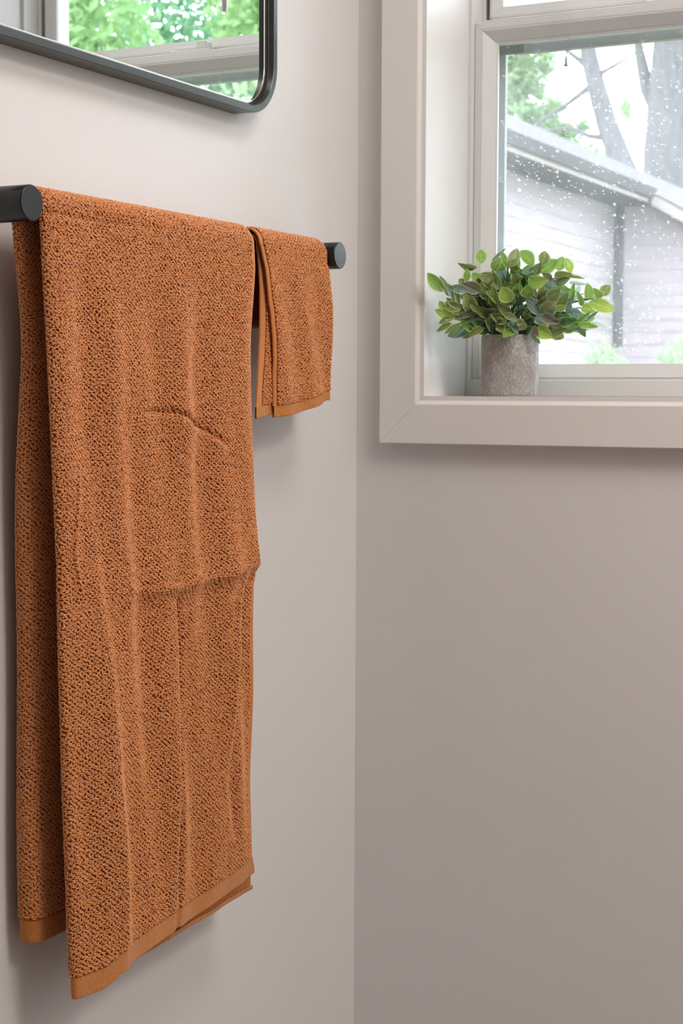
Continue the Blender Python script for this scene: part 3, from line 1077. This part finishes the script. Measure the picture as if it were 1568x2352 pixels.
LEAVES = [(1372,-220,12148,1179,-282,12374,134,'g'),(1443,-197,12083,1329,-233,12334,80,'d'),(1518,-172,12022,1417,-205,12239,80,'b'),(1676,326,12537,1616,420,12722,134,'g'),(1820,344,12581,1994,352,12720,36,'b'),(2128,111,12463,2014,160,12669,62,'g'),(2143,97,12462,2235,174,12693,125,'d'),(1520,358,12456,1580,-150,12496,116,'o'),(1582,208,12443,1570,143,12522,89,'o'),(1915,145,12429,2016,108,12579,107,'g'),(1960,327,12432,1960,300,12591,143,'g'),(2142,194,12434,2272,142,12556,143,'g'),(2108,285,12433,2309,147,12417,98,'k'),(1648,-129,12272,1663,-123,12431,80,'g'),(1623,-137,12255,1561,-157,12302,71,'o'),(1784,47,12175,1599,-145,12237,134,'p'),(1745,187,12245,1632,134,12393,125,'g'),(2000,210,12197,1756,167,12392,178,'o'),(1837,145,12232,1975,32,12325,45,'d'),(1919,158,12048,1780,87,12273,161,'o'),(1949,132,11933,1968,29,12200,107,'o'),(2244,-30,12005,2159,-138,12180,154,'y'),(2035,151,11984,2265,9,11989,71,'d'),(2184,107,11849,2064,-31,11974,98,'o'),(1666,-123,12151,1458,-191,12204,98,'b'),(1564,-157,11961,1533,-167,12203,62,'g'),(1582,223,11918,1633,-134,12151,152,'y'),(1627,-137,11909,1634,-134,12065,54,'d'),(1552,-161,11926,1410,-207,12057,71,'d'),(1594,-148,11918,1374,-220,11962,116,'o'),(1387,-216,11901,1319,-237,12014,80,'g'),(1516,-173,11805,1279,-251,11902,116,'y'),(1516,-173,11814,1326,-236,11736,71,'d'),(1589,207,11900,1529,-169,11797,71,'p'),(1748,96,11900,1652,-17,12010,71,'o'),(1785,214,11870,1611,122,11738,134,'p'),(1831,195,11886,2069,42,11900,89,'p'),(1471,-188,11736,1302,-244,11632,62,'g'),(1554,-161,11727,1398,-213,11606,54,'d'),(1587,-150,11744,1465,-191,11589,54,'g'),(1638,-134,11692,1502,-179,11563,36,'b'),(1809,113,11682,1634,36,11586,80,'o'),(1826,139,11796,1921,24,11642,45,'o'),(2129,32,11847,2342,-100,11769,80,'d'),(1999,106,11722,2210,-28,11666,54,'d'),(1995,67,11773,2199,-74,11738,80,'d'),(2298,52,11784,2220,-79,11712,54,'b'),(2226,121,11728,2315,12,11602,80,'b'),(2338,114,11795,2333,-13,11695,62,'d'),(1698,234,12144,1675,-120,12107,62,'p'),(1877,152,11770,2004,-4,11873,54,'p'),(1670,236,12093,1607,132,12176,80,'b'),(1863,201,12121,1878,51,11991,71,'o'),(1570,-156,11848,1486,-183,11892,54,'g'),(2419,288,12480,2240,315,12682,134,'g'),(2575,186,12489,2601,221,12654,125,'o'),(2507,302,12396,2729,312,12540,152,'g'),(2717,390,12422,2774,416,12590,125,'g'),(2889,409,12384,2827,408,12574,98,'y'),(2734,230,12316,2972,170,12344,134,'o'),(2758,243,12231,2952,178,12298,80,'k'),(2952,200,12321,3158,124,12289,36,'g'),(2900,328,12258,3146,267,12222,45,'w'),(2409,148,12226,2679,57,12277,152,'y'),(2269,39,12102,2371,-67,12235,107,'g'),(2438,-19,12052,2508,-127,12198,143,'g'),(2568,204,11847,2423,46,12048,134,'b'),(2564,241,11840,2827,145,12048,170,'d'),(2732,21,12031,2906,-70,12140,134,'o'),(2537,184,12010,2715,78,12111,116,'p'),(2831,127,11924,2983,32,12089,107,'o'),(2830,54,11886,2985,-58,11937,80,'y'),(2638,62,11822,2874,-26,11725,107,'p'),(2515,175,11829,2691,70,11719,134,'b'),(3137,383,12033,3157,289,12227,109,'g'),(3344,269,12048,3313,102,12149,98,'g'),(3300,429,12083,3392,472,12211,116,'o'),(3225,174,11994,3503,304,11885,143,'y'),(3077,300,11927,3281,253,11878,116,'y'),(3119,202,11947,3103,57,12109,62,'g'),(2942,297,12015,3004,212,12222,62,'g'),(2957,332,12017,3067,263,12207,71,'w'),(2929,185,11848,3008,54,11997,71,'b'),(2925,326,11863,3114,248,11822,116,'b'),(3054,190,11752,3250,106,11847,54,'g'),(3087,147,11707,3338,156,11674,71,'g'),(3048,288,11709,3148,252,11561,80,'k'),(3194,173,11758,3368,97,11861,36,'b'),(3207,241,11735,3405,318,11667,54,'w'),(2928,195,11669,3217,191,11631,22,'b'),(2694,219,11587,2916,103,11640,98,'o'),(2565,45,11660,2786,-24,11544,152,'y'),(2521,46,11549,2613,-135,11686,98,'p'),(2403,237,11609,2560,164,11479,80,'b'),(2860,128,11736,3086,45,11745,107,'k'),(2659,270,12166,2619,126,12202,71,'b'),(2712,273,12199,2713,162,12304,107,'b'),(2491,147,12343,2444,2,12344,89,'k'),(2707,182,12288,2634,55,12359,80,'p'),(2832,190,12174,3004,84,12147,54,'g'),(2469,229,12375,2561,174,12497,107,'o'),(2295,203,12379,2490,121,12453,54,'b'),(2643,184,11612,2782,46,11657,80,'b'),(2360,154,11650,2340,-18,11781,98,'d'),(2222,253,12289,2207,142,12360,134,'o'),(2218,118,12211,2338,-45,12079,89,'k'),(2457,97,12153,2586,-51,12056,71,'p'),(2826,215,11997,3036,128,12013,80,'b'),(2751,80,11735,2919,-39,11770,54,'b')]

bases = []
for bx, by, bz, tx, ty, tz, w, key in LEAVES:
    b, tp = Vector((bx, by, bz)) / 1e4, Vector((tx, ty, tz)) / 1e4
    tp = b + (tp - b) * 1.08
    add_leaf(b, tp, w / 1e4 * 1.32, key, .22)
    bases.append(b)
# inner and far-side leaves of the dome
cen = Vector((PX, PY, 1.172))
for i in range(137):
    a = random.uniform(0, 2 * math.pi)
    el = random.uniform(-.15, 1.45)
    d = Vector((math.cos(a) * math.cos(el), math.sin(a) * math.cos(el) * .62, math.sin(el) * .72))
    r = random.uniform(.45, .86)
    b = cen + Vector((d.x * .100, d.y * .085, d.z * .095)) * r
    if b.x < .150 and b.y > -.03: b.x = .150 + random.random() * .03
    tp = b + (d.normalized() + Vector((random.uniform(-.6, .6), random.uniform(-.4, .4), random.uniform(-.4, .5)))).normalized() * random.uniform(.022, .032)
    if tp.y > .120: tp.y = .120
    if tp.x < .116: tp.x = .116
    add_leaf(b, tp, random.uniform(.013, .019), random.choice('gggodkkbbpoo'), .5)
    if i % 3 == 0: bases.append(b)
for i in range(48):
    a = random.uniform(0, 2 * math.pi)
    rr_ = random.uniform(.004, .034)
    b = Vector((PX + rr_ * math.cos(a), PY + rr_ * math.sin(a), PZ + random.uniform(.080, .108)))
    tp = b + Vector((math.cos(a), math.sin(a), random.uniform(-.1, .7))).normalized() * random.uniform(.020, .028)
    if tp.y > .115: tp.y = .115
    add_leaf(b, tp, random.uniform(.013, .018), random.choice('kkkopbd'), .6)
# wiry stems from the pot to the leaf clusters
stem_mat = mat('wiry_green_stem', (.05, .13, .06), .5)
random.shuffle(bases)
sprigs = [Vector((.3095, .03, 1.2105)), Vector((.295, .03, 1.187)), Vector((.1235, -.014, 1.226)), Vector((.128, -.012, 1.196))] + bases[:46]
for k, b in enumerate(sprigs):
    a = random.uniform(0, 2 * math.pi)
    s0 = Vector((PX + .018 * math.cos(a), PY + .018 * math.sin(a), PZ + .073))
    m1 = s0.lerp(b, .4) + Vector((0, 0, .016))
    m2 = s0.lerp(b, .75) + Vector((0, 0, .010))
    MB().tube([s0, m1, m2, b], [.0011, .0010, .0009, .0006], 5).build('stem', stem_mat, plant, smooth=True)

# ------------------------------------------------------------------ outside
GZ = -.45
lawn = mat('lawn', (.16, .30, .07), .9)
t = NT(lawn)
t.link(t.ramp(t.noise(t.coord(), 2.5, 5), [(.3, (.12, .16, .07)), (.7, (.20, .24, .12))]), t.b.inputs['Base Color'])
MB().box(-40, 45, .26, 70, GZ - .2, GZ).build('ground', lawn, **struct)

sid = mat('siding_paint', (.46, .41, .40), .7)
t = NT(sid)
t.link(t.ramp(t.noise(t.coord('Object', (1, .5, 12)), 3, 4), [(.3, (.35, .30, .315)), (.7, (.42, .37, .385))]), t.b.inputs['Base Color'])
roofm = mat('roof_shingle', (.30, .29, .32), .9)
t = NT(roofm)
t.link(t.ramp(t.noise(t.coord('Object', (4, 12, 12)), 2.5, 3), [(.35, (.075, .07, .082)), (.65, (.12, .115, .13))]), t.b.inputs['Base Color'])
gut = mat('dark_gutter', (.07, .065, .07), .5)
trimw = mat('pale_fascia', (.36, .32, .30), .6)
house = thing('house', (-6.5, 11, GZ), label='tan lap-sided house with grey shingle roof beyond the lower window sash', cat='house')
XW, YC, YN = -4.6, 15.66, 3.0
MB().box(-8.2, XW, YN, 22.8, GZ, 2.55).build('wall', sid, house)
wg = MB()
wing_x1 = -2.3
pf = [(XW - .02, GZ), (wing_x1, GZ), (wing_x1, 2.12), (XW - .02, 3.42)]
wg.add([(x, y, z) for y in (YC, 22.8) for x, z in pf], [(0, 1, 2, 3), (7, 6, 5, 4), (0, 4, 5, 1), (1, 5, 6, 2), (2, 6, 7, 3), (3, 7, 4, 0)])
wg.build('wing_wall', sid, house)
pitch = .1345
z = 3.145
bd = None
while z > GZ + .1:
    zz0, zz1 = z - pitch, z
    prof = [(XW, zz1 + .012), (XW + .006, zz1 + .012), (XW + .018, zz0), (XW, zz0)]
    mb = MB().add([(x, y, q) for y in (YN, YC - .09) for x, q in prof], [(0, 1, 2, 3), (7, 6, 5, 4), (0, 4, 5, 1), (1, 5, 6, 2), (2, 6, 7, 3), (3, 7, 4, 0)])
    mb.build('siding_board', sid, house)
    z -= pitch
z = 3.40
while z > GZ + .1:
    zz0, zz1 = z - pitch, z
    xe = min(wing_x1, XW + (3.40 - zz1) / .565)
    if xe > XW + .15:
        prof = [(YC, zz1 + .012), (YC - .006, zz1 + .012), (YC - .018, zz0), (YC, zz0)]
        mb = MB().add([(x, y, q) for x in (XW + .03, xe) for y, q in prof], [(0, 1, 2, 3), (7, 6, 5, 4), (0, 4, 5, 1), (1, 5, 6, 2), (2, 6, 7, 3), (3, 7, 4, 0)])
        mb.build('siding_board', sid, house)
    z -= pitch
# main roof slope, gutter, fascia line and soffit along the eave
XE = -4.15


def slab(pts, th, axis):
    mb = MB()
    up = [Vector(p) + Vector((0, 0, th)) for p in pts]
    return mb.add(list(map(Vector, pts)) + up, [(3, 2, 1, 0), (4, 5, 6, 7), (0, 1, 5, 4), (1, 2, 6, 5), (2, 3, 7, 6), (3, 0, 4, 7)])


RID = (-5.65, 4.10)
slab([(XE + .03, YN - .3, 3.245), (XE + .03, YC - .28, 3.245), (RID[0], YC - .28, RID[1]), (RID[0], YN - .3, RID[1])], .05, 'y').build('roof', roofm, house)
slab([(-8.6, YN - .3, 2.45), (-8.6, 23, 2.45), (RID[0], 23, RID[1]), (RID[0], YN - .3, RID[1])], .05, 'y').build('roof', roofm, house)
gm = MB().add([(x, y, q) for y in (YN - .3, YC - .30) for x, q in ((XE, 3.20), (XE + .06, 3.20), (XE + .105, 3.295), (XE, 3.295))], [(0, 1, 2, 3), (7, 6, 5, 4), (0, 4, 5, 1), (1, 5, 6, 2), (2, 6, 7, 3), (3, 7, 4, 0)])
gm.build('gutter', gut, house)
MB().box(XE - .025, XE + .012, YN - .3, YC - .28, 3.155, 3.205).build('fascia', trimw, house)
MB().box(XW, XE - .02, YN - .3, YC - .05, 3.155, 3.175).build('soffit', mat('soffit_brown', (.09, .08, .075), .8), house)
MB().box(XW + .02, XW + .10, YC - .085, YC - .005, 1.62, 3.16).build('downspout', gut, house, bevel=.01)
# wing roof with its rake board
slab([(RID[0], YC - .279, RID[1]), (-1.9, YC - .279, 1.96), (-1.9, 23, 1.96), (RID[0], 23, RID[1])], .05, 'x').build('wing_roof', roofm, house)
rk = [(XE + .04, YC - .30, 3.13), (-1.9, YC - .30, 1.85)]
MB().add([(x, y, q + dz) for (x, yy, q) in rk for y in (YC - .315, YC - .28) for dz in (0, .115)], [(0, 1, 3, 2), (4, 6, 7, 5), (0, 4, 5, 1), (2, 3, 7, 6), (1, 5, 7, 3), (0, 2, 6, 4)]).build('rake_board', trimw, house)

# trees and shrubs
bark = mat('grey_bark', (.20, .19, .19), .9)
t = NT(bark)
t.link(t.ramp(t.noise(t.coord('Object', (6, 6, 1)), 3, 4), [(.3, (.08, .078, .08)), (.7, (.16, .155, .16))]), t.b.inputs['Base Color'])


def foliage_mat(name, c, c2, tr_):
    m = mat(name, c, .6, spec=.2)
    t = NT(m)
    col = t.ramp(t.noise(t.coord('Object'), 1.3, 3), [(.35, c), (.65, c2)])
    t.link(col, t.b.inputs['Base Color'])
    tl = t.node('ShaderNodeBsdfTranslucent')
    t.link(col, tl.inputs[0])
    mx = t.node('ShaderNodeMixShader')
    mx.inputs[0].default_value = tr_
    t.link(t.b.outputs[0], mx.inputs[1])
    t.link(tl.outputs[0], mx.inputs[2])
    t.link(mx.outputs[0], t.out.inputs['Surface'])
    return m


FOL = [foliage_mat('foliage_bright', (.20, .34, .14), (.31, .44, .21), .5), foliage_mat('foliage_mid', (.11, .25, .14), (.20, .36, .20), .5), foliage_mat('foliage_lime', (.29, .43, .21), (.38, .51, .29), .5)]


def leaf_cloud(blobs, n, size, rng):
    """n flat leaves, each a bent kite of two triangles, spread through ellipsoid clumps"""
    wts = np.array([b[3] * b[4] * b[5] for b in blobs]) ** .7
    pick = rng.choice(len(blobs), n, p=wts / wts.sum())
    B = np.array(blobs)[pick]
    d = rng.normal(size=(n, 3))
    d /= np.linalg.norm(d, axis=1, keepdims=True)
    r = rng.random(n) ** .45
    c = B[:, :3] + d * B[:, 3:6] * r[:, None]
    a = rng.normal(size=(n, 3))
    a /= np.linalg.norm(a, axis=1, keepdims=True)
    b = np.cross(a, rng.normal(size=(n, 3)))
    b /= np.linalg.norm(b, axis=1, keepdims=True)
    s = size * (.6 + .8 * rng.random(n))[:, None]
    nn = np.cross(a, b)
    V = np.stack([c - a * s, c + b * s * .45 + nn * s * .12, c + a * s, c - b * s * .45 + nn * s * .12], 1).reshape(-1, 3)
    me = bpy.data.meshes.new('foliage')
    me.from_pydata(V.tolist(), [], np.arange(4 * n).reshape(n, 4).tolist())
    return me


def tree(name, label, cat, trunk, rad, branches, blobs, n, size, fm, seed, group=None):
    rng = np.random.default_rng(seed)
    base = trunk[0] if trunk else (blobs[0][0], blobs[0][1], GZ)
    root = thing(name, base, label=label, cat=cat, group=group)
    if trunk:
        MB().tube(trunk, rad, 12).build('trunk', bark, root, smooth=True)
    for pts, r in branches:
        MB().tube(pts, [r * (1 - .75 * i / (len(pts) - 1)) for i in range(len(pts))], 7).build('branch', bark, root, smooth=True)
    if n:
        link_mesh('foliage', leaf_cloud(blobs, n, size, rng), FOL[fm], root, kind='stuff')
    return root

tree('tree', 'leaning grey-barked tree behind the house roof, seen through the window', 'tree',
     [(-6.9, 26, GZ), (-7.3, 26, 3.4), (-7.6, 26, 4.71), (-7.8, 26, 5.17), (-8.05, 26, 5.78), (-8.24, 26, 6.39), (-8.41, 26, 7.01), (-8.47, 26, 7.54), (-8.7, 26, 9.4), (-9.0, 26, 11.5)],
     [.34, .27, .225, .205, .19, .17, .15, .14, .10, .04],
     [([(-8.26, 26, 6.50), (-8.42, 26, 6.46), (-8.81, 26, 6.21), (-9.30, 26, 5.94), (-9.65, 26, 5.6)], .07), ([(-8.38, 26, 6.80), (-8.83, 26, 7.16), (-9.3, 26, 7.6)], .06),
      ([(-7.95, 26, 5.55), (-8.40, 26, 5.64), (-8.73, 26, 5.81), (-9.13, 26, 5.78), (-9.5, 26, 5.9)], .06), ([(-8.28, 26, 6.66), (-7.87, 26, 6.85), (-7.4, 26, 7.1)], .05)],
     [(-8.9, 26, 11.4, 1.6, 1.3, 1.0), (-8.2, 26.2, 10.4, 1.0, .9, .7)], 2500, .13, 0, 11)
tree('tree', 'thick grey tree trunk at the right of the window, behind the house', 'tree',
     [(-8.1, 31, GZ), (-8.12, 31, 4.0), (-8.12, 31, 6.0), (-8.0, 31, 8.0), (-7.8, 31, 11.5)], [1.0, .80, .77, .74, .55],
     [([(-8.60, 30.9, 6.9), (-8.80, 30.8, 7.3), (-8.98, 30.8, 8.1), (-9.10, 30.8, 9.2)], .20)],
     [(-7.6, 31, 13.2, 2.4, 2, 1.2)], 2500, .15, 1, 12)
tree('tree', 'bright green leafy tree at the left of the window, beyond the grey roof', 'tree',
     [(-14.6, 37, GZ), (-14.5, 37, 5), (-14.0, 37, 10)], [.32, .26, .08], [],
     [(-13.95, 37, 8.8, .34, .6, .75), (-14.4, 37, 9.6, .9, .9, .6), (-13.7, 37, 8.0, .55, .7, .40), (-13.0, 37, 7.65, .42, .5, .30), (-13.25, 37, 9.35, .35, .4, .35), (-13.4, 37, 8.65, .16, .4, .25),
      (-12.4, 37, 7.05, .60, .5, .26), (-14.2, 37, 7.4, 1.2, .9, .5), (-11.4, 37, 6.9, .28, .5, .7), (-11.15, 37, 8.0, .16, .3, .25), (-12.2, 37, 7.7, .20, .3, .14), (-13.6, 37, 9.0, .5, .5, .6), (-13.0, 37, 8.2, .35, .4, .3), (-12.7, 37, 7.5, .5, .5, .3)], 7500, .085, 2, 13)
tree('shrub', 'small rounded green shrub below the downspout outside the window', 'shrub', [], [], [], [(-2.74, 9.5, 1.16, .19, .22, .28), (-2.74, 9.5, .55, .34, .34, .95)], 2600, .04, 2, 21)
tree('shrub', 'wider rounded green shrub at the right foot of the window view', 'shrub', [], [], [], [(-1.60, 7.6, 1.10, .24, .26, .36), (-1.58, 7.6, .45, .38, .36, .85)], 2600, .04, 2, 22)
# trees whose crowns show in the mirror
ml = ('broad green tree whose crown shows at the left of the mirror reflection', 'tall dense green tree farther off in the middle of the mirror reflection', 'green tree with lighter leaves at the right of the mirror reflection',
      'low light green bush row behind the window latch in the mirror reflection')
mt = ((10.6, 13.3, 0, 31, [(10.2, 13.2, 5.0, 1.0, 1.1, 1.3), (11.4, 13.4, 6.0, 1.3, 1.2, 1.5), (10.9, 13.4, 4.2, 1.0, 1.0, .9)]),
      (12.2, 19.0, 1, 32, [(12.6, 19, 6.4, 2.0, 1.5, 2.4), (11.2, 18.8, 5.0, 1.6, 1.3, 1.8), (13.6, 19.2, 4.6, 1.8, 1.4, 1.8), (12.0, 19, 8.6, 2.2, 1.6, 1.6)]),
      (7.6, 13.6, 0, 33, [(7.7, 13.6, 5.3, .8, 1.0, 1.1), (7.0, 13.4, 4.4, .9, 1.0, 1.0), (6.6, 13.6, 6.2, 1.2, 1.1, 1.2)]))
for lb, (x, y, fm, seed, blobs) in zip(ml, mt):
    tree('tree', lb, 'tree', [(x, y, GZ), (x + .1, y, 2.2), (x - .1, y, 4.6), (x, y, 6.2)], [.24, .19, .13, .04],
         [([(x, y, 2.8), (x - .4, y - .2, 4.2), (x - .5, y - .2, 5.4)], .07), ([(x, y, 3.2), (x + .5, y + .2, 4.6), (x + .7, y + .1, 5.6)], .07)], blobs, 17000 if fm == 1 else 11000, .075, fm, seed)
tree('bush', ml[3], 'bush', [], [], [], [(x, 10.2 + .3 * math.sin(x * 3), 2.2, .8, .7, 1.75 + .25 * math.sin(x * 2)) for x in (5.0, 5.8, 6.6, 7.4, 8.2)], 11000, .055, 2, 41)
